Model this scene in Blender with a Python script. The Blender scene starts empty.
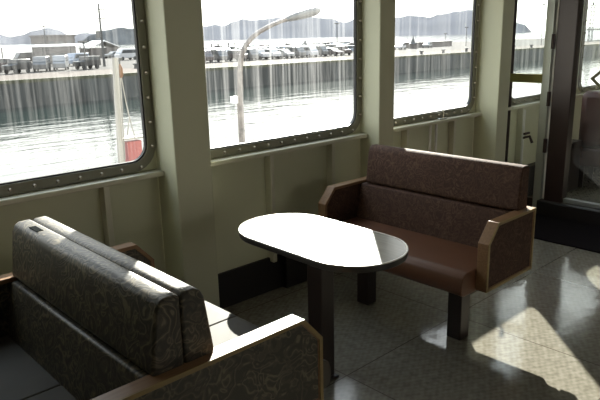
import bpy, bmesh, math, random
from mathutils import Vector, Matrix

random.seed(7)
S = bpy.context.scene
COL = S.collection

# ------------------------------------------------------------------ camera
EYE = (0.0, 0.0, 1.57)
cam_data = bpy.data.cameras.new('camera')
cam = bpy.data.objects.new('camera', cam_data)
COL.objects.link(cam)
right = Vector((0.728395, -0.684787, -0.022531))
down = Vector((-0.190846, -0.171197, -0.966576))
fwd = Vector((0.658042, 0.708349, -0.255388))
cam.matrix_world = Matrix(((right.x, -down.x, -fwd.x, EYE[0]),
                           (right.y, -down.y, -fwd.y, EYE[1]),
                           (right.z, -down.z, -fwd.z, EYE[2]),
                           (0, 0, 0, 1)))
cam_data.sensor_fit = 'HORIZONTAL'
cam_data.sensor_width = 36.0
cam_data.lens = 36.0 * 620.64 / 600.0
cam_data.clip_start = 0.05
cam_data.clip_end = 20000
S.camera = cam

# ------------------------------------------------------------------ view
S.view_settings.view_transform = 'Standard'
S.view_settings.look = 'None'
S.view_settings.gamma = 1.0
S.view_settings.use_curve_mapping = False
S.view_settings.exposure = 0.14
S.cycles.max_bounces = 10
S.cycles.transparent_max_bounces = 16
S.cycles.sample_clamp_indirect = 8.0
S.cycles.use_denoising = True

# ------------------------------------------------------------------ sky and sun
W = bpy.data.worlds.new('sky')
S.world = W
W.use_nodes = True
nt = W.node_tree
nt.nodes.clear()
wo = nt.nodes.new('ShaderNodeOutputWorld')
bg = nt.nodes.new('ShaderNodeBackground')
tc = nt.nodes.new('ShaderNodeTexCoord')
sx = nt.nodes.new('ShaderNodeSeparateXYZ')
cr = nt.nodes.new('ShaderNodeValToRGB')
cr.color_ramp.elements[0].position = 0.0
cr.color_ramp.elements[0].color = (1.0, 0.965, 0.90, 1)
cr.color_ramp.elements[1].position = 0.9
cr.color_ramp.elements[1].color = (0.62, 0.75, 0.95, 1)
e = cr.color_ramp.elements.new(0.3); e.color = (1.0, 0.985, 0.95, 1)
nt.links.new(tc.outputs['Generated'], sx.inputs[0])
nt.links.new(sx.outputs['Z'], cr.inputs[0])
nt.links.new(cr.outputs[0], bg.inputs['Color'])
bg.inputs['Strength'].default_value = 3.0
nt.links.new(bg.outputs[0], wo.inputs[0])

SUN_DIR = Vector((1.0, 1.0, 0.75)).normalized()      # towards the sun
sd = bpy.data.lights.new('sun', 'SUN')
sd.energy = 20.0
sd.angle = math.radians(0.6)
sd.color = (1.0, 0.95, 0.87)
sun = bpy.data.objects.new('sun', sd)
COL.objects.link(sun)
sun.rotation_euler = SUN_DIR.to_track_quat('Z', 'Y').to_euler()
sun.location = (30, 30, 25)

# ================================================================== helpers
def new_mat(name):
    m = bpy.data.materials.new(name)
    m.use_nodes = True
    return m, m.node_tree, m.node_tree.nodes['Principled BSDF']

def node(nt, t, **kw):
    n = nt.nodes.new(t)
    for k, v in kw.items():
        setattr(n, k, v)
    return n

def pmat(name, col, rough=0.5, metal=0.0, bump=None, var=None, spec=None, coat=None):
    """bump=(scale,strength,distance)  var=(scale,amount)"""
    m, nt, b = new_mat(name)
    b.inputs['Base Color'].default_value = (*col, 1)
    b.inputs['Roughness'].default_value = rough
    b.inputs['Metallic'].default_value = metal
    if spec is not None: b.inputs['Specular IOR Level'].default_value = spec
    if coat is not None:
        b.inputs['Coat Weight'].default_value = coat; b.inputs['Coat Roughness'].default_value = 0.1
    tcn = node(nt, 'ShaderNodeTexCoord')
    if var:
        n = node(nt, 'ShaderNodeTexNoise'); n.inputs['Scale'].default_value = var[0]; n.inputs['Detail'].default_value = 5
        nt.links.new(tcn.outputs['Object'], n.inputs['Vector'])
        r = node(nt, 'ShaderNodeValToRGB')
        a = var[1]
        r.color_ramp.elements[0].position = 0.3; r.color_ramp.elements[1].position = 0.7
        r.color_ramp.elements[0].color = (*[c * (1 - a) for c in col], 1)
        r.color_ramp.elements[1].color = (*[min(1, c * (1 + a)) for c in col], 1)
        nt.links.new(n.outputs['Fac'], r.inputs[0]); nt.links.new(r.outputs[0], b.inputs['Base Color'])
    if bump:
        n = node(nt, 'ShaderNodeTexNoise'); n.inputs['Scale'].default_value = bump[0]; n.inputs['Detail'].default_value = 3
        nt.links.new(tcn.outputs['Object'], n.inputs['Vector'])
        bp = node(nt, 'ShaderNodeBump'); bp.inputs['Strength'].default_value = bump[1]; bp.inputs['Distance'].default_value = bump[2]
        nt.links.new(n.outputs['Fac'], bp.inputs['Height']); nt.links.new(bp.outputs[0], b.inputs['Normal'])
    return m

def curl_mat(name, base, dark, light, scale=22.0, rough=0.75, spec=0.2):
    """upholstery printed with curling worm-like strokes"""
    m, nt, b = new_mat(name)
    L = nt.links.new
    tcn = node(nt, 'ShaderNodeTexCoord')
    n = node(nt, 'ShaderNodeTexNoise'); n.inputs['Scale'].default_value = scale; n.inputs['Detail'].default_value = 1.5
    n.inputs['Distortion'].default_value = 1.6
    L(tcn.outputs['Object'], n.inputs['Vector'])
    mul = node(nt, 'ShaderNodeMath', operation='MULTIPLY'); mul.inputs[1].default_value = 27.0
    sn = node(nt, 'ShaderNodeMath', operation='SINE')
    L(n.outputs['Fac'], mul.inputs[0]); L(mul.outputs[0], sn.inputs[0])
    r = node(nt, 'ShaderNodeValToRGB')
    els = r.color_ramp.elements
    els[0].position = 0.15; els[0].color = (*dark, 1)
    els[1].position = 0.95; els[1].color = (*light, 1)
    e = els.new(0.5); e.color = (*base, 1)
    e = els.new(0.8); e.color = (*base, 1)
    mp = node(nt, 'ShaderNodeMapRange'); mp.inputs['From Min'].default_value = -1; mp.inputs['From Max'].default_value = 1
    L(sn.outputs[0], mp.inputs['Value']); 
    n2 = node(nt, 'ShaderNodeTexNoise'); n2.inputs['Scale'].default_value = scale * .5
    L(tcn.outputs['Object'], n2.inputs['Vector'])
    mm = node(nt, 'ShaderNodeMath', operation='MULTIPLY_ADD')
    L(n2.outputs['Fac'], mm.inputs[0]); mm.inputs[1].default_value = 0.5; mm.inputs[2].default_value = 0.68
    m3 = node(nt, 'ShaderNodeMath', operation='MULTIPLY'); L(mp.outputs[0], m3.inputs[0]); L(mm.outputs[0], m3.inputs[1])
    L(m3.outputs[0], r.inputs[0]); L(r.outputs[0], b.inputs['Base Color'])
    b.inputs['Roughness'].default_value = rough
    b.inputs['Specular IOR Level'].default_value = spec
    bp = node(nt, 'ShaderNodeBump'); bp.inputs['Strength'].default_value = 0.25; bp.inputs['Distance'].default_value = 0.002
    L(mp.outputs[0], bp.inputs['Height']); L(bp.outputs[0], b.inputs['Normal'])
    return m

def wood_mat(name, c1, c2, rough=0.35, axis='X'):
    m, nt, b = new_mat(name)
    L = nt.links.new
    tcn = node(nt, 'ShaderNodeTexCoord')
    mp = node(nt, 'ShaderNodeMapping')
    mp.inputs['Scale'].default_value = (2, 40, 40) if axis == 'X' else (40, 2, 40)
    L(tcn.outputs['Object'], mp.inputs['Vector'])
    n = node(nt, 'ShaderNodeTexNoise'); n.inputs['Scale'].default_value = 2.5; n.inputs['Detail'].default_value = 6
    L(mp.outputs[0], n.inputs['Vector'])
    r = node(nt, 'ShaderNodeValToRGB')
    r.color_ramp.elements[0].position = 0.3; r.color_ramp.elements[0].color = (*c1, 1)
    r.color_ramp.elements[1].position = 0.7; r.color_ramp.elements[1].color = (*c2, 1)
    L(n.outputs['Fac'], r.inputs[0]); L(r.outputs[0], b.inputs['Base Color'])
    b.inputs['Roughness'].default_value = rough
    return m

class MB:
    def __init__(s): s.bm = bmesh.new()
    def box(s, x0, x1, y0, y1, z0, z1):
        v = [s.bm.verts.new((x, y, z)) for x in (x0, x1) for y in (y0, y1) for z in (z0, z1)]
        for f in ((0,1,3,2),(4,6,7,5),(0,4,5,1),(2,3,7,6),(0,2,6,4),(1,5,7,3)):
            s.bm.faces.new([v[i] for i in f])
        return s
    def prism(s, pts, axis, a, b):
        """polygon extruded along axis from a to b; pts are the two other coords in xyz order"""
        def mk(p, t):
            return {'x': (t, p[0], p[1]), 'y': (p[0], t, p[1]), 'z': (p[0], p[1], t)}[axis]
        A = [s.bm.verts.new(mk(p, a)) for p in pts]; B = [s.bm.verts.new(mk(p, b)) for p in pts]
        n = len(pts)
        s.bm.faces.new(A); s.bm.faces.new(B[::-1])
        for i in range(n):
            s.bm.faces.new((A[i], B[i], B[(i+1) % n], A[(i+1) % n]))
        return s
    def ring(s, outer, inner, axis, a, b):
        def mk(p, t):
            return {'x': (t, p[0], p[1]), 'y': (p[0], t, p[1]), 'z': (p[0], p[1], t)}[axis]
        n = len(outer)
        R = [[s.bm.verts.new(mk(p, t)) for p in pts] for pts in (outer, inner) for t in (a, b)]
        oa, ob, ia, ib = R
        for i in range(n):
            j = (i+1) % n
            s.bm.faces.new((oa[i], oa[j], ia[j], ia[i])); s.bm.faces.new((ob[j], ob[i], ib[i], ib[j]))
            s.bm.faces.new((oa[j], oa[i], ob[i], ob[j])); s.bm.faces.new((ia[i], ia[j], ib[j], ib[i]))
        return s
    def tube(s, pts, r, seg=10, caps=True):
        pts = [Vector(p) for p in pts]
        rs = r if isinstance(r, (list, tuple)) else [r] * len(pts)
        rings = []
        for i, p in enumerate(pts):
            d = (pts[min(i+1, len(pts)-1)] - pts[max(i-1, 0)]).normalized()
            u = d.cross(Vector((0, 0, 1)))
            if u.length < 1e-3: u = d.cross(Vector((1, 0, 0)))
            u.normalize(); w = d.cross(u).normalized()
            rings.append([s.bm.verts.new(p + rs[i]*(math.cos(2*math.pi*k/seg)*u + math.sin(2*math.pi*k/seg)*w)) for k in range(seg)])
        for a, b in zip(rings, rings[1:]):
            for k in range(seg):
                s.bm.faces.new((a[k], a[(k+1) % seg], b[(k+1) % seg], b[k]))
        if caps:
            s.bm.faces.new(rings[0][::-1]); s.bm.faces.new(rings[-1])
        return s
    def cyl(s, c, r, h, axis='z', seg=20):
        d = {'x': Vector((1,0,0)), 'y': Vector((0,1,0)), 'z': Vector((0,0,1))}[axis]
        c = Vector(c)
        return s.tube([c, c + d*h], r, seg)
    def build(s, name, mat, parent=None, bevel=None, smooth=40, at=None, segs=3):
        bmesh.ops.recalc_face_normals(s.bm, faces=s.bm.faces)
        me = bpy.data.meshes.new(name)
        if at is not None:
            bmesh.ops.translate(s.bm, verts=s.bm.verts, vec=-Vector(at))
        s.bm.to_mesh(me); s.bm.free()
        me.materials.append(mat)
        for p in me.polygons: p.use_smooth = True
        me.set_sharp_from_angle(angle=math.radians(smooth))
        o = bpy.data.objects.new(name, me)
        COL.objects.link(o)
        if parent: o.parent = parent
        elif at is not None: o.location = at
        if bevel:
            md = o.modifiers.new('bevel', 'BEVEL'); md.width = bevel; md.segments = segs; md.limit_method = 'ANGLE'
            md.angle_limit = math.radians(35)
        return o

def tag(o, label=None, cat=None, group=None, kind=None):
    if label: o['label'] = label
    if cat: o['category'] = cat
    if group: o['group'] = group
    if kind: o['kind'] = kind
    return o

def thing(name, loc, label, cat, group=None, rz=0):
    o = bpy.data.objects.new(name, None)
    o.empty_display_size = 0.1
    COL.objects.link(o); o.location = loc; o.rotation_euler = (0, 0, rz)
    return tag(o, label, cat, group)

def struct_empty(name, loc=(0, 0, 0)):
    o = bpy.data.objects.new(name, None); COL.objects.link(o); o.location = loc
    o['kind'] = 'structure'
    return o

def copy_tree(o, parent=None):
    c = o.copy(); COL.objects.link(c)
    if parent: c.parent = parent
    for ch in list(o.children): copy_tree(ch, c)
    return c

def rrect(x0, x1, z0, z1, r, n=6):
    pts = []
    for cx, cz, a0 in ((x1-r, z0+r, -90), (x1-r, z1-r, 0), (x0+r, z1-r, 90), (x0+r, z0+r, 180)):
        for k in range(n+1):
            a = math.radians(a0 + 90*k/n)
            pts.append((cx + r*math.cos(a), cz + r*math.sin(a)))
    return pts

# ================================================================== materials
M_wall = pmat('painted_steel_green', (0.60, 0.60, 0.43), 0.42, bump=(9, 0.15, 0.01), var=(1.5, 0.05))
M_col = pmat('painted_column_green', (0.55, 0.55, 0.40), 0.45, bump=(120, 0.35, 0.002), var=(2, 0.04))
M_sill = pmat('painted_sill', (0.60, 0.58, 0.46), 0.4, bump=(15, 0.1, 0.01))
M_frame = pmat('window_frame_paint', (0.20, 0.19, 0.14), 0.4, bump=(30, 0.1, 0.004))
M_gasket = pmat('black_rubber', (0.012, 0.012, 0.012), 0.5)
M_bolt = pmat('bolt_steel', (0.38, 0.34, 0.27), 0.35, metal=0.8)
M_base = pmat('dark_kickboard', (0.012, 0.009, 0.009), 0.45)
M_ceil = pmat('ceiling_panel', (0.62, 0.60, 0.54), 0.7)
M_room = pmat('interior_wall', (0.40, 0.38, 0.32), 0.6)
M_alu = pmat('aluminium_stile', (0.5, 0.52, 0.5), 0.35, metal=0.8)
M_dark = pmat('dark_bronze_post', (0.035, 0.02, 0.018), 0.3, metal=0.2)
M_chrome = pmat('chrome', (0.7, 0.7, 0.68), 0.12, metal=1.0)
M_brass = pmat('green_brass_bar', (0.32, 0.30, 0.10), 0.35, metal=0.2)
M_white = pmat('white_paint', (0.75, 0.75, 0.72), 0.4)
M_curl_dark = curl_mat('curl_fabric_olive', (0.066, 0.056, 0.040), (0.038, 0.033, 0.025), (0.165, 0.137, 0.088), scale=15, rough=0.45, spec=0.5)
M_curl_brown = curl_mat('curl_fabric_brown', (0.080, 0.043, 0.030), (0.060, 0.032, 0.023), (0.115, 0.068, 0.047), scale=19)
M_leather_brown = pmat('brown_leatherette', (0.14, 0.060, 0.030), 0.42, bump=(260, 0.12, 0.001), var=(6, 0.08))
M_leather_grey = pmat('grey_leatherette', (0.085, 0.078, 0.068), 0.65, spec=0.2, bump=(260, 0.15, 0.001), var=(6, 0.08))
M_wood = wood_mat('varnished_beech', (0.22, 0.12, 0.06), (0.30, 0.175, 0.09), 0.42)
M_wood_edge = wood_mat('pale_wood_edging', (0.26, 0.18, 0.07), (0.33, 0.23, 0.09), 0.4)
M_leg = pmat('dark_brown_leg', (0.022, 0.013, 0.011), 0.4)
M_tabletop = wood_mat('grey_laminate', (0.22, 0.205, 0.18), (0.28, 0.265, 0.235), 0.27, axis='Y')
M_edge = pmat('black_edge_band', (0.02, 0.017, 0.015), 0.35)
M_rim = pmat('pale_rim', (0.72, 0.70, 0.64), 0.3)

def floor_mat():
    m, nt, b = new_mat('embossed_vinyl_floor')
    L = nt.links.new
    tcn = node(nt, 'ShaderNodeTexCoord')
    sep = node(nt, 'ShaderNodeSeparateXYZ'); L(tcn.outputs['Object'], sep.inputs[0])
    # basket weave: two sine products
    def sinw(inp, freq, ph=0.0):
        a = node(nt, 'ShaderNodeMath', operation='MULTIPLY_ADD'); L(inp, a.inputs[0]); a.inputs[1].default_value = freq; a.inputs[2].default_value = ph
        s_ = node(nt, 'ShaderNodeMath', operation='SINE'); L(a.outputs[0], s_.inputs[0]); return s_
    sxx = sinw(sep.outputs['X'], 2*math.pi/0.05); syy = sinw(sep.outputs['Y'], 2*math.pi/0.03)
    pr = node(nt, 'ShaderNodeMath', operation='MULTIPLY'); L(sxx.outputs[0], pr.inputs[0]); L(syy.outputs[0], pr.inputs[1])
    n = node(nt, 'ShaderNodeTexNoise'); n.inputs['Scale'].default_value = 30; n.inputs['Detail'].default_value = 4
    L(tcn.outputs['Object'], n.inputs['Vector'])
    ad = node(nt, 'ShaderNodeMath', operation='MULTIPLY_ADD'); L(pr.outputs[0], ad.inputs[0]); ad.inputs[1].default_value = 0.10
    L(n.outputs['Fac'], ad.inputs[2])
    r = node(nt, 'ShaderNodeValToRGB')
    r.color_ramp.elements[0].position = 0.3; r.color_ramp.elements[0].color = (0.15, 0.138, 0.108, 1)
    r.color_ramp.elements[1].position = 0.72; r.color_ramp.elements[1].color = (0.24, 0.224, 0.185, 1)
    L(ad.outputs[0], r.inputs[0])
    # tile seams
    def seam(inp, off, step):
        a = node(nt, 'ShaderNodeMath', operation='SUBTRACT'); L(inp, a.inputs[0]); a.inputs[1].default_value = off
        md = node(nt, 'ShaderNodeMath', operation='PINGPONG'); L(a.outputs[0], md.inputs[0]); md.inputs[1].default_value = step/2
        lt = node(nt, 'ShaderNodeMath', operation='LESS_THAN'); L(md.outputs[0], lt.inputs[0]); lt.inputs[1].default_value = 0.003
        return lt
    s1 = seam(sep.outputs['X'], 1.95, 0.92); s2 = seam(sep.outputs['Y'], 1.80, 0.92)
    mx = node(nt, 'ShaderNodeMath', operation='MAXIMUM'); L(s1.outputs[0], mx.inputs[0]); L(s2.outputs[0], mx.inputs[1])
    mix = node(nt, 'ShaderNodeMixRGB'); L(mx.outputs[0], mix.inputs[0]); L(r.outputs[0], mix.inputs[1]); mix.inputs[2].default_value = (0.08, 0.065, 0.05, 1)
    L(mix.outputs[0], b.inputs['Base Color'])
    # worn gloss
    n2 = node(nt, 'ShaderNodeTexNoise'); n2.inputs['Scale'].default_value = 3.0; n2.inputs['Detail'].default_value = 5
    L(tcn.outputs['Object'], n2.inputs['Vector'])
    mr = node(nt, 'ShaderNodeMapRange'); L(n2.outputs['Fac'], mr.inputs['Value'])
    mr.inputs['From Min'].default_value = 0.3; mr.inputs['From Max'].default_value = 0.7
    mr.inputs['To Min'].default_value = 0.05; mr.inputs['To Max'].default_value = 0.16
    L(mr.outputs[0], b.inputs['Roughness'])
    n3 = node(nt, 'ShaderNodeTexNoise'); n3.inputs['Scale'].default_value = 7.0; n3.inputs['Detail'].default_value = 2
    L(tcn.outputs['Object'], n3.inputs['Vector'])
    bp = node(nt, 'ShaderNodeBump'); bp.inputs['Strength'].default_value = 0.35; bp.inputs['Distance'].default_value = 0.004
    L(n3.outputs['Fac'], bp.inputs['Height'])
    bp2 = node(nt, 'ShaderNodeBump'); bp2.inputs['Strength'].default_value = 0.12; bp2.inputs['Distance'].default_value = 0.001
    L(ad.outputs[0], bp2.inputs['Height']); L(bp.outputs[0], bp2.inputs['Normal'])
    L(bp2.outputs[0], b.inputs['Normal'])
    b.inputs['Specular IOR Level'].default_value = 0.6
    return m
M_floor = floor_mat()

def glass_mat(name, dirt):
    m = bpy.data.materials.new(name); m.use_nodes = True
    nt = m.node_tree; nt.nodes.clear(); L = nt.links.new
    out = node(nt, 'ShaderNodeOutputMaterial')
    tr = node(nt, 'ShaderNodeBsdfTransparent'); tr.inputs[0].default_value = (0.95, 0.97, 0.96, 1)
    gl = node(nt, 'ShaderNodeBsdfGlossy'); gl.inputs['Roughness'].default_value = 0.02
    fr = node(nt, 'ShaderNodeLayerWeight'); fr.inputs['Blend'].default_value = 0.5
    fp = node(nt, 'ShaderNodeMath', operation='POWER'); L(fr.outputs['Facing'], fp.inputs[0]); fp.inputs[1].default_value = 5.0
    fa = node(nt, 'ShaderNodeMath', operation='MULTIPLY_ADD'); L(fp.outputs[0], fa.inputs[0]); fa.inputs[1].default_value = 0.5; fa.inputs[2].default_value = 0.02
    mg = node(nt, 'ShaderNodeMixShader'); L(fa.outputs[0], mg.inputs[0]); L(tr.outputs[0], mg.inputs[1]); L(gl.outputs[0], mg.inputs[2])
    tl = node(nt, 'ShaderNodeBsdfTranslucent'); tl.inputs[0].default_value = (0.9, 0.9, 0.88, 1)
    tcn = node(nt, 'ShaderNodeTexCoord')
    mp = node(nt, 'ShaderNodeMapping'); mp.inputs['Scale'].default_value = (26, 1, 0.45)
    L(tcn.outputs['Object'], mp.inputs['Vector'])
    n = node(nt, 'ShaderNodeTexNoise'); n.inputs['Scale'].default_value = 1.6; n.inputs['Detail'].default_value = 6; n.inputs['Roughness'].default_value = .7
    L(mp.outputs[0], n.inputs['Vector'])
    r = node(nt, 'ShaderNodeValToRGB')
    r.color_ramp.elements[0].position = 0.45; r.color_ramp.elements[0].color = (0.03, 0.03, 0.03, 1)
    r.color_ramp.elements[1].position = 0.72; r.color_ramp.elements[1].color = (1, 1, 1, 1)
    L(n.outputs['Fac'], r.inputs[0])
    mu = node(nt, 'ShaderNodeMath', operation='MULTIPLY'); L(r.outputs[0], mu.inputs[0]); mu.inputs[1].default_value = dirt
    mix = node(nt, 'ShaderNodeMixShader'); L(mu.outputs[0], mix.inputs[0]); L(mg.outputs[0], mix.inputs[1]); L(tl.outputs[0], mix.inputs[2])
    L(mix.outputs[0], out.inputs[0])
    return m
M_glass = [glass_mat('salt_streaked_glass_a', 0.035), glass_mat('salt_streaked_glass_b', 0.08), glass_mat('salt_streaked_glass_c', 0.04)]
M_glass_in = glass_mat('clear_partition_glass', 0.01)

def water_mat():
    m, nt, b = new_mat('harbour_water')
    L = nt.links.new
    b.inputs['Base Color'].default_value = (0.008, 0.017, 0.015, 1)
    b.inputs['Roughness'].default_value = 0.08
    b.inputs['IOR'].default_value = 1.33
    b.inputs['Specular IOR Level'].default_value = 0.9
    tcn = node(nt, 'ShaderNodeTexCoord')
    mp = node(nt, 'ShaderNodeMapping'); mp.inputs['Scale'].default_value = (0.22, 0.7, 1)
    mp.inputs['Rotation'].default_value = (0, 0, 0.25)
    L(tcn.outputs['Object'], mp.inputs['Vector'])
    n = node(nt, 'ShaderNodeTexNoise'); n.inputs['Scale'].default_value = 0.9; n.inputs['Detail'].default_value = 5
    L(mp.outputs[0], n.inputs['Vector'])
    bp = node(nt, 'ShaderNodeBump'); bp.inputs['Strength'].default_value = 0.35; bp.inputs['Distance'].default_value = 0.3
    L(n.outputs['Fac'], bp.inputs['Height']); L(bp.outputs[0], b.inputs['Normal'])
    return m
M_water = water_mat()

def quay_mat():
    m, nt, b = new_mat('stained_quay_wall')
    L = nt.links.new
    tcn = node(nt, 'ShaderNodeTexCoord')
    mp = node(nt, 'ShaderNodeMapping'); mp.inputs['Scale'].default_value = (0.8, 1, 0.12)
    L(tcn.outputs['Object'], mp.inputs['Vector'])
    n = node(nt, 'ShaderNodeTexNoise'); n.inputs['Scale'].default_value = 1.2; n.inputs['Detail'].default_value = 8
    L(mp.outputs[0], n.inputs['Vector'])
    r = node(nt, 'ShaderNodeValToRGB')
    r.color_ramp.elements[0].position = 0.35; r.color_ramp.elements[0].color = (0.02, 0.022, 0.021, 1)
    r.color_ramp.elements[1].position = 0.7; r.color_ramp.elements[1].color = (0.07, 0.073, 0.07, 1)
    L(n.outputs['Fac'], r.inputs[0]); L(r.outputs[0], b.inputs['Base Color'])
    b.inputs['Roughness'].default_value = 0.8
    return m
M_quay = quay_mat()
M_apron = pmat('quay_concrete', (0.085, 0.069, 0.060), 0.95, spec=0.1, var=(0.1, 0.1))
M_lot = pmat('parking_asphalt', (0.055, 0.050, 0.047), 0.95, spec=0.1, var=(0.1, 0.15))
M_kerb = pmat('mossy_kerb', (0.05, 0.05, 0.025), 0.8, var=(2, 0.4))
M_hill = pmat('hazy_far_hill', (0.105, 0.108, 0.120), 1.0, spec=0.0, var=(0.004, 0.12))  # haze across the bay is put into the pale hill colour
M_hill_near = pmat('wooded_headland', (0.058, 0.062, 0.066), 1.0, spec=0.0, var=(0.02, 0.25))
M_conc = pmat('weathered_concrete', (0.09, 0.08, 0.075), 0.8, var=(0.3, 0.15))
M_roofw = pmat('white_sheet_roof', (0.5, 0.5, 0.49), 0.5)
M_pole = pmat('grey_pole', (0.05, 0.05, 0.05), 0.6)
M_mastw = pmat('weathered_white', (0.28, 0.26, 0.24), 0.6)
M_rust = pmat('rusty_lamp_pole', (0.15, 0.125, 0.11), 0.6, var=(9, 0.55))
M_lens = pmat('lamp_cover', (0.12, 0.115, 0.11), 0.4)

# ================================================================== the ship's lounge
WY = 2.855          # inner face of the window wall
MB().box(-4, 12, -5, 2.91, -0.12, 0).build('floor', M_floor)['kind'] = 'structure'
MB().box(-4, 12, -5, 2.91, 2.25, 2.33).build('ceiling', M_ceil)['kind'] = 'structure'
MB().box(-4.06, -4, -5, 2.91, 0, 2.25).build('wall_left', M_room)['kind'] = 'structure'
MB().box(12, 12.06, -5, 2.91, 0, 2.25).build('wall_far', M_room)['kind'] = 'structure'
wb_ = MB().box(-4, 12, -5.06, -5, 0, 1.25).box(-4, 12, -5.06, -5, 1.95, 2.25)
for xm, xw in ((-4, 5.5), (5, 0.25), (8, 0.25), (11, 0.25)): wb_.box(xm, xm+xw, -5.06, -5, 1.25, 1.95)  # openings out of view, added and sized for fill light in the lounge
wb_.build('wall_back', M_room)['kind'] = 'structure'

GZ0, GZ1 = 0.965, 1.98
WIN = [(0.29, 1.58), (1.90, 3.19), (3.34, 4.63), (5.27, 6.45), (6.75, 7.95), (8.3, 9.5), (9.9, 11.1)]
# wall sheet with rounded openings
bm_wall = MB()
edges = [-4.0] + [0.5*(WIN[i][1] + WIN[i+1][0]) for i in range(len(WIN)-1)] + [12.0]
for (x0, x1), ea, eb in zip(WIN, edges, edges[1:]):
    inner = rrect(x0-0.02, x1+0.02, GZ0-0.02, GZ1+0.02, 0.11, 6)
    cx, cz = 0.5*(x0+x1), 0.5*(GZ0+GZ1)
    def snap(p, i):
        q = i // 7; k = i % 7
        px, pz = p
        corner = [(eb, 0), (eb, 2.25), (ea, 2.25), (ea, 0)][q]
        if k == 3: return corner
        if q == 0: return (px, 0) if k < 3 else (eb, pz)
        if q == 1: return (eb, pz) if k < 3 else (px, 2.25)
        if q == 2: return (px, 2.25) if k < 3 else (ea, pz)
        return (ea, pz) if k < 3 else (px, 0)
    outer = [snap(p, i) for i, p in enumerate(inner)]
    bm_wall.ring(outer, inner, 'y', WY, 2.885)
bm_wall.build('wall_window_side', M_wall, smooth=20)['kind'] = 'structure'

# pillars
for nm, x0, x1, yf in (('trim_1', 1.63, 1.848, 2.665), ('trim_2', 3.235, 3.392, 2.68), ('trim_3', 4.70, 4.875, 2.637), ('trim_4', 0.02, 0.23, 2.665)):
    MB().box(x0, x1, yf, WY, 0, 2.25).build(nm, M_col, bevel=0.008)['kind'] = 'structure'

# sills
sill_spans = [(-0.3, 0.02), (0.23, 1.63), (1.848, 3.235), (3.392, 4.70), (4.875, 12)]
for i, (a, b) in enumerate(sill_spans[1:]):
    MB().box(a, b, 2.78, WY, 0.885, 0.912).build('trim_%d' % (i+5), M_sill, bevel=0.006)['kind'] = 'structure'
# upright stiffeners under the sill
k = 9
for x in (0.5, 1.30, 2.365, 2.90, 3.70, 4.32, 5.45, 6.1, 6.9, 7.6):
    MB().box(x, x+0.030, 2.80, WY, 0.20, 0.885).build('trim_%d' % k, M_sill, bevel=0.003)['kind'] = 'structure'; k += 1
# kickboards
MB().box(-4, 1.63, 2.835, WY, 0, 0.225).box(1.848, 3.235, 2.835, WY, 0, 0.225).box(3.392, 4.70, 2.835, WY, 0, 0.225).box(4.875, 12, 2.78, WY, 0, 0.3).box(2.46, 3.235, 2.79, 2.835, 0, 0.29).build('baseboard_window_side', M_base, bevel=0.004)['kind'] = 'structure'

# windows: frame ring, gasket, bolts, pane
bolt_proto = MB().tube([(0,0,0),(0,-0.006,0),(0,-0.014,0)], [0.009, 0.009, 0.005], 10)
bolt0 = bolt_proto.build('bolt', M_bolt)
first_bolt = True
for wi, (x0, x1) in enumerate(WIN):
    we = struct_empty('window_%d' % (wi+1), (x0, WY, GZ0))
    def L3(mb, nm, mat, **k): return mb.build(nm, mat, we, at=(x0, WY, GZ0), **k)
    o_ = rrect(x0-0.048, x1+0.048, GZ0-0.048, GZ1+0.048, 0.135)
    i_ = rrect(x0, x1, GZ0, GZ1, 0.09)
    L3(MB().ring(o_, i_, 'y', 2.838, 2.857), 'frame', M_frame, bevel=0.003, segs=2)
    g1 = rrect(x0-0.001, x1+0.001, GZ0-0.001, GZ1+0.001, 0.09); g2 = rrect(x0+0.008, x1-0.008, GZ0+0.008, GZ1-0.008, 0.084)
    L3(MB().ring(g1, g2, 'y', 2.846, 2.866), 'gasket', M_gasket)
    L3(MB().prism(rrect(x0, x1, GZ0, GZ1, 0.09), 'y', 2.857, 2.862), 'pane', M_glass[{0:0, 1:1, 2:2}.get(wi, 2)])
    if wi <= 4:
        pts = []
        nb = int(round((x1-x0-0.1)/0.108))
        for j in range(nb+1):
            xx = x0+0.05 + (x1-x0-0.1)*j/nb
            pts += [(xx, GZ0-0.024), (xx, GZ1+0.024)]
        for j in range(8):
            zz = GZ0+0.075 + (GZ1-GZ0-0.15)*j/7
            pts += [(x0-0.024, zz), (x1+0.024, zz)]
        for (xx, zz) in pts:
            b_ = bolt0 if first_bolt else bolt0.copy()
            if not first_bolt: COL.objects.link(b_)
            first_bolt = False
            b_.parent = we; b_.location = (xx-x0, 2.838-WY, zz-GZ0)

# latch on the sill of the third window
lt = thing('window_latch', (4.15, 2.80, 0.912), 'small chrome window latch on the sill above the back of the brown sofa', 'latch')
MB().box(-0.05, 0.05, -0.012, 0.03, 0, 0.012).build('latch_plate', M_chrome, lt, bevel=0.003)
MB().tube([(0.03, 0.01, 0.012), (0.03, 0.01, 0.06), (-0.02, 0.0, 0.075)], 0.009).build('latch_handle', M_chrome, lt)

# two streaks of light below the third window, built as slim white rods
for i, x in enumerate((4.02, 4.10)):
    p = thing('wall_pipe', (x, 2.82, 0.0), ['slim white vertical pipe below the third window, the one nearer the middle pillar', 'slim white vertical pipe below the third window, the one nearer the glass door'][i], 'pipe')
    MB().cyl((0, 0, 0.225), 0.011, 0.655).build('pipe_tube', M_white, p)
    MB().box(-0.018, 0.018, -0.012, 0.034, 0.60, 0.625).build('pipe_clip', M_alu, p)

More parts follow.
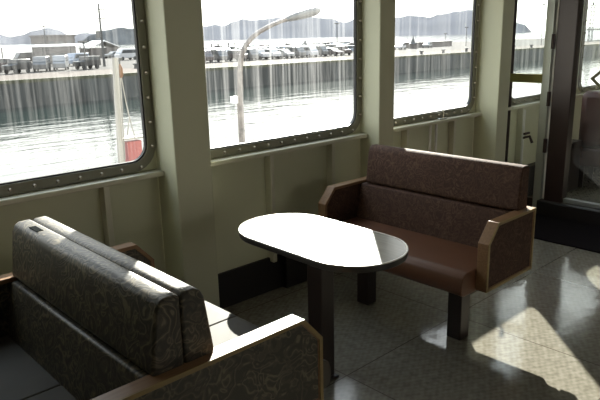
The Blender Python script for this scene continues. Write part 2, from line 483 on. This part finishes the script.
# ------------------------------------------------------------------ glazed partition and door
PX = 5.2
door = struct_empty('door_1', (PX, 2.4, 0))
def D(mb, nm, mat, **k): return mb.build(nm, mat, door, at=(PX, 2.4, 0), **k)
D(MB().box(PX-0.03, PX+0.03, 2.44, 2.51, 0.0, 2.25), 'aluminium_stile', M_alu, bevel=0.004)
D(MB().box(PX-0.05, PX+0.05, 2.24, 2.40, 0.0, 2.25), 'door_post', M_dark, bevel=0.006)
D(MB().box(PX-0.012, PX+0.012, 2.41, 2.43, 0.05, 2.25), 'glass_edge_strip', M_white)
D(MB().box(PX-0.025, PX+0.025, 0.9, 2.24, 0.13, 0.165), 'bottom_rail', M_alu, bevel=0.003)
D(MB().box(PX-0.005, PX+0.005, 0.9, 2.24, 0.165, 2.25), 'door_pane', M_glass_in)
D(MB().box(PX-0.03, PX+0.03, 0.82, 0.90, 0.13, 2.25), 'outer_stile', M_dark, bevel=0.004)
for z in (1.42, 0.95, 0.55): D(MB().cyl((PX-0.06, 2.42, z), 0.016, 0.12), 'hinge', M_dark)
# diamond outline mark on the glass
c = (2.0, 1.185)
dm = [(c[0]+0.115, c[1]), (c[0], c[1]+0.105), (c[0]-0.115, c[1]), (c[0], c[1]-0.105)]
di = [(c[0]+0.080, c[1]), (c[0], c[1]+0.073), (c[0]-0.080, c[1]), (c[0], c[1]-0.073)]
M_mark = pmat('olive_marking', (0.10, 0.095, 0.04), 0.5)
D(MB().ring(dm, di, 'x', PX-0.008, PX-0.006), 'diamond_mark', M_mark)
win9 = struct_empty('window_9', (PX, 2.7, 0))
def D2(mb, nm, mat, **k): return mb.build(nm, mat, win9, at=(PX, 2.7, 0), **k)
D2(MB().box(PX-0.005, PX+0.005, 2.51, 2.80, 0.12, 2.25), 'side_pane', M_glass_in)
D2(MB().box(PX-0.025, PX+0.025, 2.51, 2.80, 0.0, 0.12), 'bottom_panel', M_dark)
D2(MB().box(PX-0.02, PX+0.02, 2.80, WY, 0.0, 2.25), 'wall_stile', M_dark)
D2(MB().box(PX-0.03, PX-0.01, 2.50, 2.80, 1.135, 1.21), 'push_bar', M_brass, bevel=0.003)
MB().box(PX-0.03, PX+0.03, -5, 0.82, 0, 2.25).build('wall_right', M_room)['kind'] = 'structure'
# raised threshold and black mat in front of the door
MB().box(PX-0.10, PX+0.12, 0.9, 2.44, 0, 0.13).build('door_2', M_base, bevel=0.01)['kind'] = 'structure'
mat_ = MB()
mat_.box(4.46, PX-0.101, 0.7, 2.50, 0.0, 0.012)
mo = mat_.build('door_mat', pmat('black_mat', (0.008, 0.006, 0.007), 0.95, spec=0.1, bump=(200, 0.4, 0.003)), bevel=0.004)
tag(mo, 'wide black mat on the floor in front of the glass door', 'mat')

# hand tap beyond the partition; white rod stands in for a sunlit wall strip
tp = thing('wall_tap', (5.47, 2.80, 0.56), 'dark tap on a bright pipe seen through the narrow glass panel', 'tap')
MB().cyl((0, 0, -0.33), 0.016, 0.33+0.30).build('pipe_tube', M_white, tp)
MB().tube([(0, -0.01, 0.04), (0, -0.07, 0.06), (0, -0.10, 0.0)], 0.013).build('tap_spout', M_dark, tp)
MB().box(-0.05, 0.05, -0.05, -0.03, 0.075, 0.095).build('tap_handle', M_dark, tp, bevel=0.004)

# furniture beyond the door
M_red = pmat('maroon_vinyl', (0.05, 0.012, 0.010), 0.5)
def far_chair(loc, rz, label):
    t = thing('lounge_chair', loc, label, 'chair', rz=rz)
    MB().box(-0.28, 0.28, -0.28, 0.28, 0.22, 0.42).build('seat', M_red, t, bevel=0.04)
    MB().box(0.12, 0.28, -0.28, 0.28, 0.42, 0.98).build('backrest', M_red, t, bevel=0.06)
    for sx_ in (-0.22, 0.22):
        for sy_ in (-0.22, 0.22):
            MB().box(sx_-0.02, sx_+0.02, sy_-0.02, sy_+0.02, 0, 0.22).build('leg', M_leg, t)
    return t
far_chair((6.6, 2.40, 0), math.radians(190), 'maroon padded chair seen through the glass door near the window')
cb = thing('low_cabinet', (6.14, 2.69, 0), 'low wooden cabinet beyond the glass door beside the dark post', 'cabinet')
MB().box(-0.12, 0.12, -0.12, 0.14, 0.0, 0.50).build('body', M_leg, cb, bevel=0.004)
MB().box(-0.13, -0.12, -0.10, 0.12, 0.22, 0.48).build('door_panel', wood_mat('pinkish_wood', (0.30, 0.18, 0.13), (0.38, 0.24, 0.18)), cb)

# ------------------------------------------------------------------ table
tb = thing('oval_table', (1.86, 1.885, 0), 'oblong table with rounded ends and one dark post standing between the two sofas', 'table')
def stadium(hw, hl, n=20):
    p = []
    for cy, a0 in ((hl-hw, 0), (-(hl-hw), 180)):
        for k in range(n+1):
            a = math.radians(a0 + 180*k/n); p.append((hw*math.cos(a), cy + hw*math.sin(a)))
    return p
MB().prism(stadium(0.228, 0.438), 'z', 0.670, 0.6965).build('edge_band', M_edge, tb, bevel=0.004)
MB().prism(stadium(0.222, 0.432), 'z', 0.6966, 0.700).build('tabletop', M_tabletop, tb)
MB().ring(stadium(0.229, 0.439), stadium(0.2215, 0.4315), 'z', 0.6966, 0.7012).build('rim', M_rim, tb)
MB().box(-0.05, 0.05, -0.30, 0.30, 0.653, 0.670).build('support_plate', M_leg, tb)
MB().box(-0.042, 0.042, -0.055, 0.04, 0.012, 0.653).build('post', M_leg, tb, bevel=0.008)
MB().box(-0.055, 0.055, -0.068, 0.053, 0.0, 0.012).build('foot_plate', M_leg, tb, bevel=0.003)

# ------------------------------------------------------------------ sofas
ZT, ZC, ZB = 0.682, 0.590, 0.345       # arm top, front corner, arm bottom
AW = 0.060                             # arm thickness
def arm_profile(xf, xb, cut_back=False):
    p = [(xf, ZB), (xf, ZC), (xf+0.082, ZT)]
    if cut_back: p += [(xb-0.082, ZT), (xb, ZC), (xb, ZB)]
    else: p += [(xb, ZT), (xb, ZB)]
    return p
def inset(poly, d):
    n = len(poly); out = []
    cx = sum(p[0] for p in poly)/n; cz = sum(p[1] for p in poly)/n
    for i in range(n):
        a, b, c_ = Vector(poly[i-1]), Vector(poly[i]), Vector(poly[(i+1) % n])
        def nrm(u, v):
            t = (v-u).normalized(); nn = Vector((-t.y, t.x))
            if nn.dot(Vector((cx, cz))-u) < 0: nn = -nn
            return nn
        n1, n2 = nrm(a, b), nrm(b, c_)
        bis = (n1+n2).normalized(); s_ = d/max(0.3, bis.dot(n1))
        out.append((b.x+bis.x*s_, b.y+bis.y*s_))
    return out
def armrest(parent, base, prof, y0, y1, outer_side, fabric):
    """y0<y1; outer_side -1 when the outside face is the low-y face"""
    ins = inset(prof, 0.018)
    ins2 = inset(prof, 0.014)
    a = MB().ring(prof, ins, 'y', y0+(0.004 if outer_side < 0 else 0), y1-(0.004 if outer_side > 0 else 0)).build('armrest', M_wood, parent, at=base, bevel=0.002, segs=2)
    MB().prism(inset(prof, 0.0175), 'y', y0+0.007, y1-0.007).build('fabric_panel', fabric, a, at=base, smooth=30)
    yo = (y0, y0+0.004) if outer_side < 0 else (y1-0.004, y1)
    MB().ring(prof, ins2, 'y', *yo).build('edge_trim', M_wood_edge, a, at=base)
    return a
def sofa_side(parent, base, xs, sgn, y0, y1, seat_mat, fab, seat_front, back_x, ztop, seams=True, over=(0.022, 0.022)):
    """seat and backs; sgn=+1: front is at low x"""
    X = lambda v: xs + sgn*v      # v measured from the front tip of the seat
    def P(pts): return [(X(a), b) for a, b in pts]
    zs = 0.455
    depth = back_x
    seat = P([(0.03, 0.335), (0.012, 0.345), (0.0, 0.365), (0.0, 0.405), (0.010, 0.435), (0.035, 0.452), (0.07, zs), (depth, zs), (depth, 0.335)])
    half = 0.5*(y0+y1)
    for (ya, yb) in (((y0+0.001, half-0.0015), (half+0.0015, y1-0.001)) if seams else ((y0+0.001, y1-0.001),)):
        MB().prism(seat, 'y', ya, yb).build('seat_cushion', seat_mat, parent, at=base, bevel=0.006, smooth=60)
    # lower back pad
    d = depth
    low = P([(d-0.165, zs-0.02), (d-0.155, zs+0.03), (d-0.125, 0.645), (d-0.115, 0.668), (d-0.02, 0.668), (d-0.02, zs-0.02)])
    MB().prism(low, 'y', y0+0.003, y1-0.003).build('lower_backrest', fab, parent, at=base, bevel=0.008, smooth=60)
    up = P([(d-0.092, 0.672), (d-0.104, 0.684), (d-0.102, 0.70), (d-0.080, ztop-0.035), (d-0.068, ztop-0.010), (d-0.050, ztop), (d-0.008, ztop), (d-0.001, ztop-0.010), (d-0.001, 0.672)])
    MB().prism(up, 'y', y0-over[0], y1+over[1]).build('upper_backrest', fab, parent, at=base, bevel=0.012, smooth=60)

# brown sofa
fy0, fy1 = 1.4345, 2.584
fb = (2.78, 0.5*(fy0+fy1), 0)
fs = thing('brown_sofa', fb, 'brown patterned two-seat sofa behind the table, facing it, with its back to the glass door', 'sofa')
armrest(fs, fb, arm_profile(2.55, 3.005), fy0, fy0+AW, -1, M_curl_brown)
armrest(fs, fb, arm_profile(2.55, 3.005), fy1-AW, fy1, 1, M_curl_brown)
sofa_side(fs, fb, 2.425, 1, fy0+AW, fy1-AW, M_leather_brown, M_curl_brown, 0, 0.56, 0.905, seams=False, over=(0.02, -0.03))
MB().box(2.58, 2.98, fy0+0.10, fy1-0.10, 0.300, 0.335).build('under_frame', M_leg, fs, at=fb)
for ly in (1.652, 2.29):
    MB().box(2.62, 2.70, ly-0.042, ly+0.042, 0.0, 0.30).build('leg', M_leg, fs, at=fb, bevel=0.004)

# double-sided bench in the foreground
ny0, ny1 = 1.348, 2.500
nb_ = (0.83, 0.5*(ny0+ny1), 0)
ns = thing('double_sofa', nb_, 'back-to-back patterned sofa with pale wood arms and a sunlit grey seat in the foreground', 'sofa')
armrest(ns, nb_, arm_profile(0.32, 1.342, True), ny0, ny0+AW, -1, M_curl_dark)
armrest(ns, nb_, arm_profile(0.32, 1.342, True), ny1-AW, ny1, 1, M_curl_dark)
sofa_side(ns, nb_, 1.445, -1, ny0+AW, ny1-AW, M_leather_grey, M_curl_dark, 0, 0.615, 0.895)
sofa_side(ns, nb_, 0.215, 1, ny0+AW, ny1-AW, M_leather_grey, M_curl_dark, 0, 0.615, 0.895)
MB().box(0.38, 1.28, ny0+0.10, ny1-0.10, 0.300, 0.335).build('under_frame', M_leg, ns, at=nb_)
for lx in (0.42, 1.24):
    for ly in (1.60, 2.25):
        MB().box(lx-0.045, lx+0.045, ly-0.05, ly+0.05, 0, 0.30).build('leg', M_leg, ns, at=nb_, bevel=0.004)
tagm = MB().box(0.775, 0.800, 2.26, 2.34, 0.8945, 0.8965)
tagm.build('cloth_tag', pmat('black_tag', (0.02, 0.022, 0.022), 1.0, spec=0.0), ns, at=nb_)

# ================================================================== outside
WZ, QZ, QY = -4.93, -2.22, 67.0
MB().box(-3000, 9000, 2.95, 9000, WZ-0.5, WZ).build('harbour_water', M_water)
tag(bpy.data.objects['harbour_water'], 'pale rippled harbour water between the ship and the quay', 'water', kind='stuff')
st = lambda o: o.__setitem__('kind', 'structure')
MB().box(-60, 620, QY, 150, WZ-0.4, QZ-0.01).build('quay', M_quay)['kind'] = 'structure'
MB().box(-60, 620, QY+0.5, 81, QZ-0.01, QZ).build('quay_apron', M_apron)['kind'] = 'structure'
MB().box(-60, 620, 81, 150, QZ-0.01, QZ+0.005).build('parking_ground', M_lot)['kind'] = 'structure'
MB().box(-60, 620, QY-0.02, QY+0.5, QZ-0.25, QZ+0.10).build('quay_kerb', M_kerb)['kind'] = 'structure'
MB().box(-20, 60, 3.4, 13, WZ-0.4, -1.7).build('ferry_berth', M_conc)['kind'] = 'structure'

# hills: ridges with real depth around the bay
def hill(name, prof, r, depth, mat, label, z0=WZ):
    bm = bmesh.new()
    rows = []
    random.seed(name)
    pts = []
    for (a0, h0), (a1, h1) in zip(prof, prof[1:]):
        nst = max(2, int((a1-a0)/0.25))
        for k in range(nst):
            t = k/nst
            pts.append((a0+(a1-a0)*t, h0+(h1-h0)*(0.5-0.5*math.cos(math.pi*t)) + random.uniform(-1, 1)*0.00045*(1 if h0 > 0.004 else 0)))
    pts.append(prof[-1])
    fr = [(-1, 0.0), (-0.6, 0.45), (-0.25, 0.85), (0, 1.0), (0.3, 0.8), (1, 0.0)]
    for a, h in pts:
        az = math.radians(a); row = []
        for f, hf in fr:
            rr = r + f*depth*max(0.15, min(1.0, h/0.02))
            top = 1.57 + h*r
            top = max(top, z0+0.1); z = z0+0.02 + (top-z0-0.02)*hf
            row.append(bm.verts.new((rr*math.sin(az), rr*math.cos(az), z)))
        rows.append(row)
    for a, b in zip(rows, rows[1:]):
        for i in range(len(fr)-1):
            bm.faces.new((a[i], a[i+1], b[i+1], b[i]))
    mb = MB(); mb.bm.free(); mb.bm = bm
    o = mb.build(name, mat, smooth=80)
    return tag(o, label, 'hill')
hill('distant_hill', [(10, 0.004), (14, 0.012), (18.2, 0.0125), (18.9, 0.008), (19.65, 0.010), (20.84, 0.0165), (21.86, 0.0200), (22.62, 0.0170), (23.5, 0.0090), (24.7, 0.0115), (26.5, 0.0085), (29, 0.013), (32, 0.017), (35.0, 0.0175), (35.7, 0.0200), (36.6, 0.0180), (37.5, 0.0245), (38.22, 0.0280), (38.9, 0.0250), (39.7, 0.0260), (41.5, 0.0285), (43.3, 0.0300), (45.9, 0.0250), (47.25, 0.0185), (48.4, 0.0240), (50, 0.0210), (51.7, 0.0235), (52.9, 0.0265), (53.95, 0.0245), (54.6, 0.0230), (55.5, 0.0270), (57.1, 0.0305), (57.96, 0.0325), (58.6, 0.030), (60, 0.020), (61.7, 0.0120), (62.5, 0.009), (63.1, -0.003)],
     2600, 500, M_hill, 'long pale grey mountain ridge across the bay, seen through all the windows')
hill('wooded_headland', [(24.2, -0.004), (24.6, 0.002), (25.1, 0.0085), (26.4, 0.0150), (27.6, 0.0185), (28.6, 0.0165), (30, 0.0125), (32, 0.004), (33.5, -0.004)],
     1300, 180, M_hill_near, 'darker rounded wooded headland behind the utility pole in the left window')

# parked vehicles
M_tyre = pmat('tyre', (0.02, 0.02, 0.02), 0.8)
M_cglass = pmat('car_glass', (0.03, 0.035, 0.04), 0.15)
M_paint = {'white': pmat('paint_white', (0.35, 0.35, 0.36), 0.3), 'silver': pmat('paint_silver', (0.14, 0.145, 0.15), 0.3),
           'black': pmat('paint_black', (0.01, 0.011, 0.013), 0.3), 'grey': pmat('paint_grey', (0.07, 0.07, 0.07), 0.35),
           'blue': pmat('paint_pale_blue', (0.11, 0.14, 0.19), 0.3), 'dark': pmat('paint_dark_red', (0.025, 0.015, 0.018), 0.3)}
BODY = {
 'van': (3.9, 1.66, [(0,0.35),(0,0.95),(0.25,1.15),(0.75,1.85),(0.9,1.95),(3.8,1.95),(3.9,1.8),(3.9,0.35)], [(0.55,1.2),(0.85,1.75),(3.6,1.75),(3.6,1.2)]),
 'jeep': (3.6, 1.6, [(0,0.45),(0,1.0),(0.1,1.1),(1.05,1.15),(1.25,1.75),(3.5,1.75),(3.6,1.6),(3.6,0.45)], [(1.25,1.2),(1.4,1.62),(3.3,1.62),(3.3,1.2)]),
 'sedan': (4.4, 1.7, [(0,0.35),(0,0.75),(0.2,0.85),(1.2,0.95),(1.9,1.42),(3.2,1.42),(3.9,1.0),(4.35,0.95),(4.4,0.35)], [(1.4,0.98),(1.95,1.34),(3.1,1.34),(3.6,0.98)]),
 'hatchback': (3.8, 1.65, [(0,0.35),(0,0.8),(0.15,0.9),(0.9,1.0),(1.6,1.55),(3.3,1.55),(3.75,1.1),(3.8,0.35)], [(1.1,1.05),(1.65,1.46),(3.2,1.46),(3.5,1.05)]),
}
CATN = {'van': 'van', 'jeep': 'jeep', 'sedan': 'car', 'hatchback': 'car'}
protos = {}
def car(kind, colr, x, y, rz, label, group='parked vehicles on the quay', scale=1.0):
    key = (kind, colr)
    if key in protos:
        t = copy_tree(protos[key])
    else:
        Ln, Wd, body, glz = BODY[kind]
        t = thing(kind, (0, 0, 0), '', 'car')
        hx = Ln/2
        MB().prism([(a-hx, b) for a, b in body], 'y', -Wd/2, Wd/2).build('body', M_paint[colr], t, bevel=0.08)
        MB().prism([(a-hx, b) for a, b in glz], 'y', -Wd/2-0.01, Wd/2+0.01).build('side_windows', M_cglass, t)
        zt = body[3][1]
        i = 3 if kind != 'van' else 2
        MB().box(hx-0.02, hx+0.012, -Wd/2+0.15, Wd/2-0.15, glz[0][1], glz[1][1]).build('rear_window', M_cglass, t)
        a_, b_ = (body[2], body[3]) if kind == 'van' else (body[3], body[4])
        MB().prism([(a_[0]-hx-0.015+0.03, a_[1]+0.03), (b_[0]-hx-0.015, b_[1]-0.06), (b_[0]-hx+0.03, b_[1]-0.06), (a_[0]-hx+0.08, a_[1]+0.03)], 'y', -Wd/2+0.12, Wd/2-0.12).build('windscreen', M_cglass, t)
        for wx in (-hx+0.7, hx-0.7):
            for wy in (-Wd/2-0.02, Wd/2-0.18):
                MB().cyl((wx, wy, 0.31), 0.31, 0.20, 'y', 14).build('wheel', M_tyre, t)
        protos[key] = t
    t.location = (x, y, QZ+0.006); t.rotation_euler = (0, 0, rz)
    t['label'] = label; t['category'] = CATN[kind]; t['group'] = group
    t.scale = (scale,)*3
    return t
R = math.radians
car('jeep', 'dark', 28.6, 90.0, R(20), 'dark red car at the left edge of the left window')
car('jeep', 'black', 28.9, 83.4, R(30), 'black boxy jeep parked second from the left on the quay edge')
car('van', 'black', 45.0, 125, R(10), 'black van parked behind the boxy jeep in the left window')
car('van', 'grey', 32.7, 85.0, R(60), 'grey van parked in front of the concrete building')
car('van', 'silver', 35.7, 86.0, R(60), 'silver van parked just right of the grey van in the left window')
car('van', 'blue', 43.6, 98.5, R(25), 'pale blue van standing behind and between the silver van and the black jeep')
car('jeep', 'black', 38.8, 84.6, R(15), 'black open-fronted jeep standing alone nearest the bollards')
car('sedan', 'silver', 66.5, 131, R(5), 'silver car parked far back left of the white gabled shed')
car('van', 'white', 61.0, 115, R(5), 'white van parked far back right of the utility pole', scale=1.1)
car('sedan', 'white', 66.8, 115, R(0), 'white car parked at the right of the left window')
# crowded rows seen through the middle window
random.seed(11)
kinds = ['van', 'hatchback', 'sedan', 'van', 'jeep']; cols_ = ['white', 'silver', 'black', 'white', 'grey', 'blue', 'dark']
n = 0
for ri, (y, x0, x1) in enumerate(((84.5, 58, 92), (93, 62, 105), (103, 70, 120), (114, 78, 132), (127, 88, 140))):
    x = x0
    while x < x1:
        kd = random.choice(kinds); cl = random.choice(cols_)
        car(kd, cl, x, y+random.uniform(-.6, .6), R(90+random.uniform(-8, 8)),
            '%s %s in the crowded rows of parked vehicles seen through the middle window' % ({'dark': 'dark red'}.get(cl, cl), 'car' if kd in ('sedan', 'hatchback') else kd),
            'crowded rows of vehicles beyond the middle window')
        x += random.choice([2.6, 2.8, 3.0, 3.4]); n += 1
for x, y, kd, cl, lb in ((101.5, 83.5, 'van', 'white', 'white van nearest the middle pillar in the third window'),
                     (140.0, 100, 'hatchback', 'silver', 'silver car just right of the pointed-roof kiosk'),
                     (126.0, 98, 'sedan', 'white', 'white car left of the pointed-roof kiosk near the pillar')):
    car(kd, cl, x, y, R(20), lb)

# buildings and shelters on the quay
M_glassd = pmat('dark_pane', (0.05, 0.055, 0.06), 0.2)
b1 = thing('harbour_office', (48.0, 118, QZ), 'grey brown two-storey concrete building with a flat roof behind the vans', 'building')
MB().box(-2.9, 2.9, -3, 3, 0, 4.7).build('walls', M_conc, b1)
MB().box(-3.1, 3.1, -3.2, 3.2, 4.7, 5.0).build('roof', M_conc, b1)
for xx in (-1.9, -0.3, 1.3):
    for zz in (0.9, 3.0):
        w_ = MB().box(xx, xx+0.9, -3.03, -2.98, zz, zz+0.9).build('window', M_glassd, b1)
def shelter(x, y, w, d, h, label):
    t = thing('roofed_shelter', (x, y, QZ), label, 'shelter', rz=R(3))
    MB().prism([(-d/2, h-0.25), (0, h), (d/2, h-0.25), (d/2, h-0.4), (-d/2, h-0.4)], 'x', -w/2, w/2).build('roof', M_roofw, t)
    for xx in (-w/2+0.5, 0, w/2-0.5):
        for yy in (-d/2+0.3, d/2-0.3):
            MB().box(xx-0.08, xx+0.08, yy-0.08, yy+0.08, 0, h-0.4).build('post', M_pole, t)
shelter(40.5, 106, 14, 4, 3.4, 'long white-roofed shelter behind the jeep and the grey van')
shelter(59.5, 140, 8, 5, 3.2, 'white-roofed shelter just right of the concrete building')
shelter(80, 108.6, 10, 4, 3.1, 'white-roofed shelter behind the street lamp in the middle window')
gb = thing('gabled_shed', (67.5, 140, QZ), 'small pale shed with a white gabled roof right of the utility pole', 'shed')
MB().box(-3.4, 3.4, -3, 3, 0, 2.2).build('walls', M_conc, gb)
MB().prism([(-3.9, 2.1), (0, 3.6), (3.9, 2.1), (3.9, 2.3), (0, 3.85), (-3.9, 2.3)], 'y', -3.3, 3.3).build('roof', M_roofw, gb)
ks = thing('pointed_kiosk', (133.8, 100, QZ), 'dark kiosk with a pointed roof and spike on the quay, in the third window', 'kiosk')
MB().box(-1.6, 1.6, -1.6, 1.6, 0, 2.2).build('walls', M_conc, ks)
MB().tube([(0, 0, 2.2), (0, 0, 2.6), (0, 0, 4.6), (0, 0, 6.2)], [2.4, 1.6, 0.35, 0.05], 4).build('roof', M_pole, ks, smooth=20)
ks2 = thing('pointed_kiosk', (93.6, 98, QZ), 'small dark pointed kiosk behind the car rows in the middle window', 'kiosk')
MB().box(-1.2, 1.2, -1.2, 1.2, 0, 2.4).build('walls', M_conc, ks2)
MB().tube([(0, 0, 2.4), (0, 0, 3.3), (0, 0, 4.6)], [2.0, 1.1, 0.1], 6).build('roof', M_pole, ks2, smooth=20)
ks.scale = (0.55,)*3
bw = thing('breakwater_shed', (147.5, 106, QZ), 'long low grey building on the quay right of the pointed-roof kiosk in the third window', 'building')
MB().box(-10, 10, -2, 2, 0, 1.35).build('walls', M_conc, bw)
MB().box(-10.3, 10.3, -2.2, 2.2, 1.35, 1.5).build('roof', M_pole, bw)
ks2.scale = (0.62,)*3

def pole(x, y, h, label, kind):
    t = thing('utility_pole' if kind == 'utility' else 'lamp_post' if kind != 'mast' else 'signal_mast', (x, y, QZ), label, 'pole' if kind != 'mast' else 'mast')
    if kind == 'utility':
        MB().tube([(0, 0, 0), (0, 0, h)], [0.20, 0.13], 8).build('pole_shaft', M_pole, t)
        for zz in (h-0.9, h-2.2): MB().box(-0.9, 0.9, -0.06, 0.06, zz, zz+0.12).build('cross_arm', M_pole, t)
        MB().cyl((-0.45, 0, h-4.9), 0.38, 1.0).build('transformer', M_pole, t)
    elif kind == 'mast':
        for sx_ in (-0.45, 0.45):
            for sy_ in (-0.45, 0.45):
                MB().box(sx_-0.07, sx_+0.07, sy_-0.07, sy_+0.07, 0, h).build('corner_post', M_pole, t)
        br = MB(); zz = 0.0; s_ = 1
        while zz < h-1.2:
            br.tube([(-0.45*s_, -0.45, zz), (0.45*s_, -0.45, zz+1.2)], 0.05, 5); br.tube([(-0.45*s_, 0.45, zz), (0.45*s_, 0.45, zz+1.2)], 0.05, 5); zz += 1.2; s_ = -s_
        br.build('bracing', M_pole, t)
        MB().box(-0.9, 0.9, -0.9, 0.9, h, h+0.12).build('platform', M_pole, t)
        MB().cyl((0, 0, h+0.12), 0.25, 0.8).build('beacon', M_pole, t)
    else:
        MB().tube([(0, 0, 0), (0, 0, h)], [0.11, 0.08], 8).build('pole_shaft', M_pole, t)
        MB().box(-0.7, 0.7, -0.15, 0.15, h, h+0.22).build('lamp_head', M_pole, t)
    return t
pole(44.0, 90, 9.1, 'tall utility pole with a transformer in front of the headland in the left window', 'utility')
pole(43.4, 109.8, 6.3, 'lamp post in front of the concrete building', 'lamp')
pole(37.2, 81.5, 3.6, 'short lamp post right of the pale blue van', 'lamp')
pole(105.5, 100, 6.2, 'thin lamp post behind the car rows, right of the pointed kiosk in the middle window', 'lamp')
pole(158.5, 100, 5.0, 'lamp post at the right of the third window', 'lamp')
pole(166, 112, 3.4, 'shorter lamp post beside the breakwater building', 'lamp')
pole(163, 80, 10.2, 'thin tall pole on the quay seen through the narrow glass panel', 'lamp')
pole(201, 83, 10.8, 'lattice signal mast seen through the glass door', 'mast')
# white harbour boat behind the mast
wb = thing('moored_boat', (232, 96, QZ), 'white boat with a deckhouse seen through the glass door', 'boat')
MB().prism([(-16, 0.6), (-14, 0.0), (14, 0.0), (17, 2.4), (-16, 2.0)], 'y', -3, 3).build('hull', M_white, wb)
MB().box(-10, 8, -2.4, 2.4, 2.1, 4.6).build('deckhouse', M_white, wb)
MB().box(-9, 7, -2.43, 2.43, 3.4, 4.0).build('window_band', M_glassd, wb)
# bollards along the quay edge
bx = [43.2, 45.4, 48.6, 51.5, 88, 97, 104, 112, 118, 124, 131, 139, 148]
bprot = None
for i, x in enumerate(bx):
    if bprot is None:
        bprot = MB().tube([(0, 0, 0), (0, 0, 0.45), (0, 0, 0.5), (0, 0, 0.7)], [0.28, 0.22, 0.4, 0.36], 10).build('mooring_bollard', M_pole)
        o = bprot
    else:
        o = bprot.copy(); COL.objects.link(o)
    o.location = (x, 79.0 if x < 60 else 70.5, QZ)
    tag(o, 'small dark bollard on the pale quay apron %s' % ('right of the lone black jeep' if x < 60 else 'beyond the middle and third windows'), 'bollard', 'bollards right of the jeep' if x < 60 else 'bollards along the far quay edge')

# street lamp on the berth just outside the middle window
sl = thing('street_lamp', (7.71, 10.0, -1.7), 'tall street lamp with a rusty curved arm outside the middle window', 'street lamp')
P0 = Vector((7.71, 10, -1.7))
pts = [(7.71, 10, -1.7), (7.71, 10, 0.30)]
MB().tube(pts, 0.066, 14).build('base_tube', M_rust, sl, at=P0)
arm = [(7.71, 10, 0.28), (7.73, 10, 0.60), (7.74, 10, 0.90), (7.77, 10, 1.12), (7.83, 10, 1.28), (7.93, 10, 1.43), (8.08, 10, 1.56), (8.28, 10, 1.67), (8.55, 10, 1.775), (8.85, 10, 1.87), (9.08, 10, 1.925)]
MB().tube(arm, [0.058, 0.057, 0.056, 0.054, 0.052, 0.05, 0.048, 0.046, 0.044, 0.042, 0.040], 14).build('curved_arm', M_rust, sl, at=P0)
MB().tube([(9.0, 10, 1.905), (9.10, 10, 1.93), (9.3, 10, 1.975), (9.6, 10, 2.035), (9.85, 10, 2.08), (9.97, 10, 2.10), (10.01, 10, 2.108)], [0.045, 0.062, 0.085, 0.10, 0.095, 0.06, 0.02], 14).build('lamp_head', M_lens, sl, at=P0)
MB().box(7.6, 7.82, 9.89, 10.11, -1.7, -1.66).build('foot_plate', M_pole, sl, at=P0)
MB().box(7.50, 7.62, 9.95, 10.05, 0.30, 0.44).build('junction_box', M_white, sl, at=P0)

# mast with tackle outside the left window
mt = thing('white_mast', (2.97, 6.0, -1.7), 'white post with rope tackle outside the left window', 'mast')
Q0 = Vector((2.97, 6, -1.7))
MB().tube([(2.93, 6, -1.7), (3.055, 6, 1.40)], 0.032, 12).build('post', M_mastw, mt, at=Q0)
MB().box(3.03, 3.13, 5.985, 6.015, 1.375, 1.395).build('bracket', M_pole, mt, at=Q0)
MB().tube([(3.10, 6, 1.38), (3.10, 6, 1.33)], 0.008, 6).build('hook', M_pole, mt, at=Q0)
MB().tube([(3.10, 6, 1.335), (3.10, 6, 1.29), (3.10, 6, 1.22), (3.10, 6, 1.195)], [0.010, 0.026, 0.028, 0.010], 10).build('pulley_block', pmat('varnished_block', (0.16, 0.075, 0.035), 0.5), mt, at=Q0)
rp = MB()
rp.tube([(3.095, 6, 1.20), (3.075, 6, 0.80), (3.06, 6, 0.35)], 0.006, 6)
rp.tube([(3.105, 6, 1.20), (3.13, 6, 0.95), (3.155, 6, 0.78), (3.20, 6, 0.55)], 0.006, 6)
rp.tube([(3.155, 6, 0.78), (3.11, 6, 0.60)], 0.006, 6)
rp.build('rope', M_mastw, mt, at=Q0)
rf = thing('life_raft_stand', (3.2, 6.1, -1.7), 'red and white rescue box on a pale stand in the corner of the left window', 'rescue box')
MB().box(-0.08, 0.10, -0.05, 0.05, 1.95, 2.22).build('red_box', pmat('faded_red', (0.28, 0.07, 0.07), 0.5), rf, bevel=0.01)
for xx in (-0.13, 0.15): MB().box(xx-0.012, xx+0.012, -0.06, -0.036, 0, 2.24).build('upright', M_mastw, rf)
MB().box(-0.14, 0.16, -0.06, 0.06, 2.24, 2.26).build('top_bar', M_mastw, rf)
MB().box(-0.14, 0.16, -0.06, 0.06, 1.90, 1.94).build('shelf', M_mastw, rf)
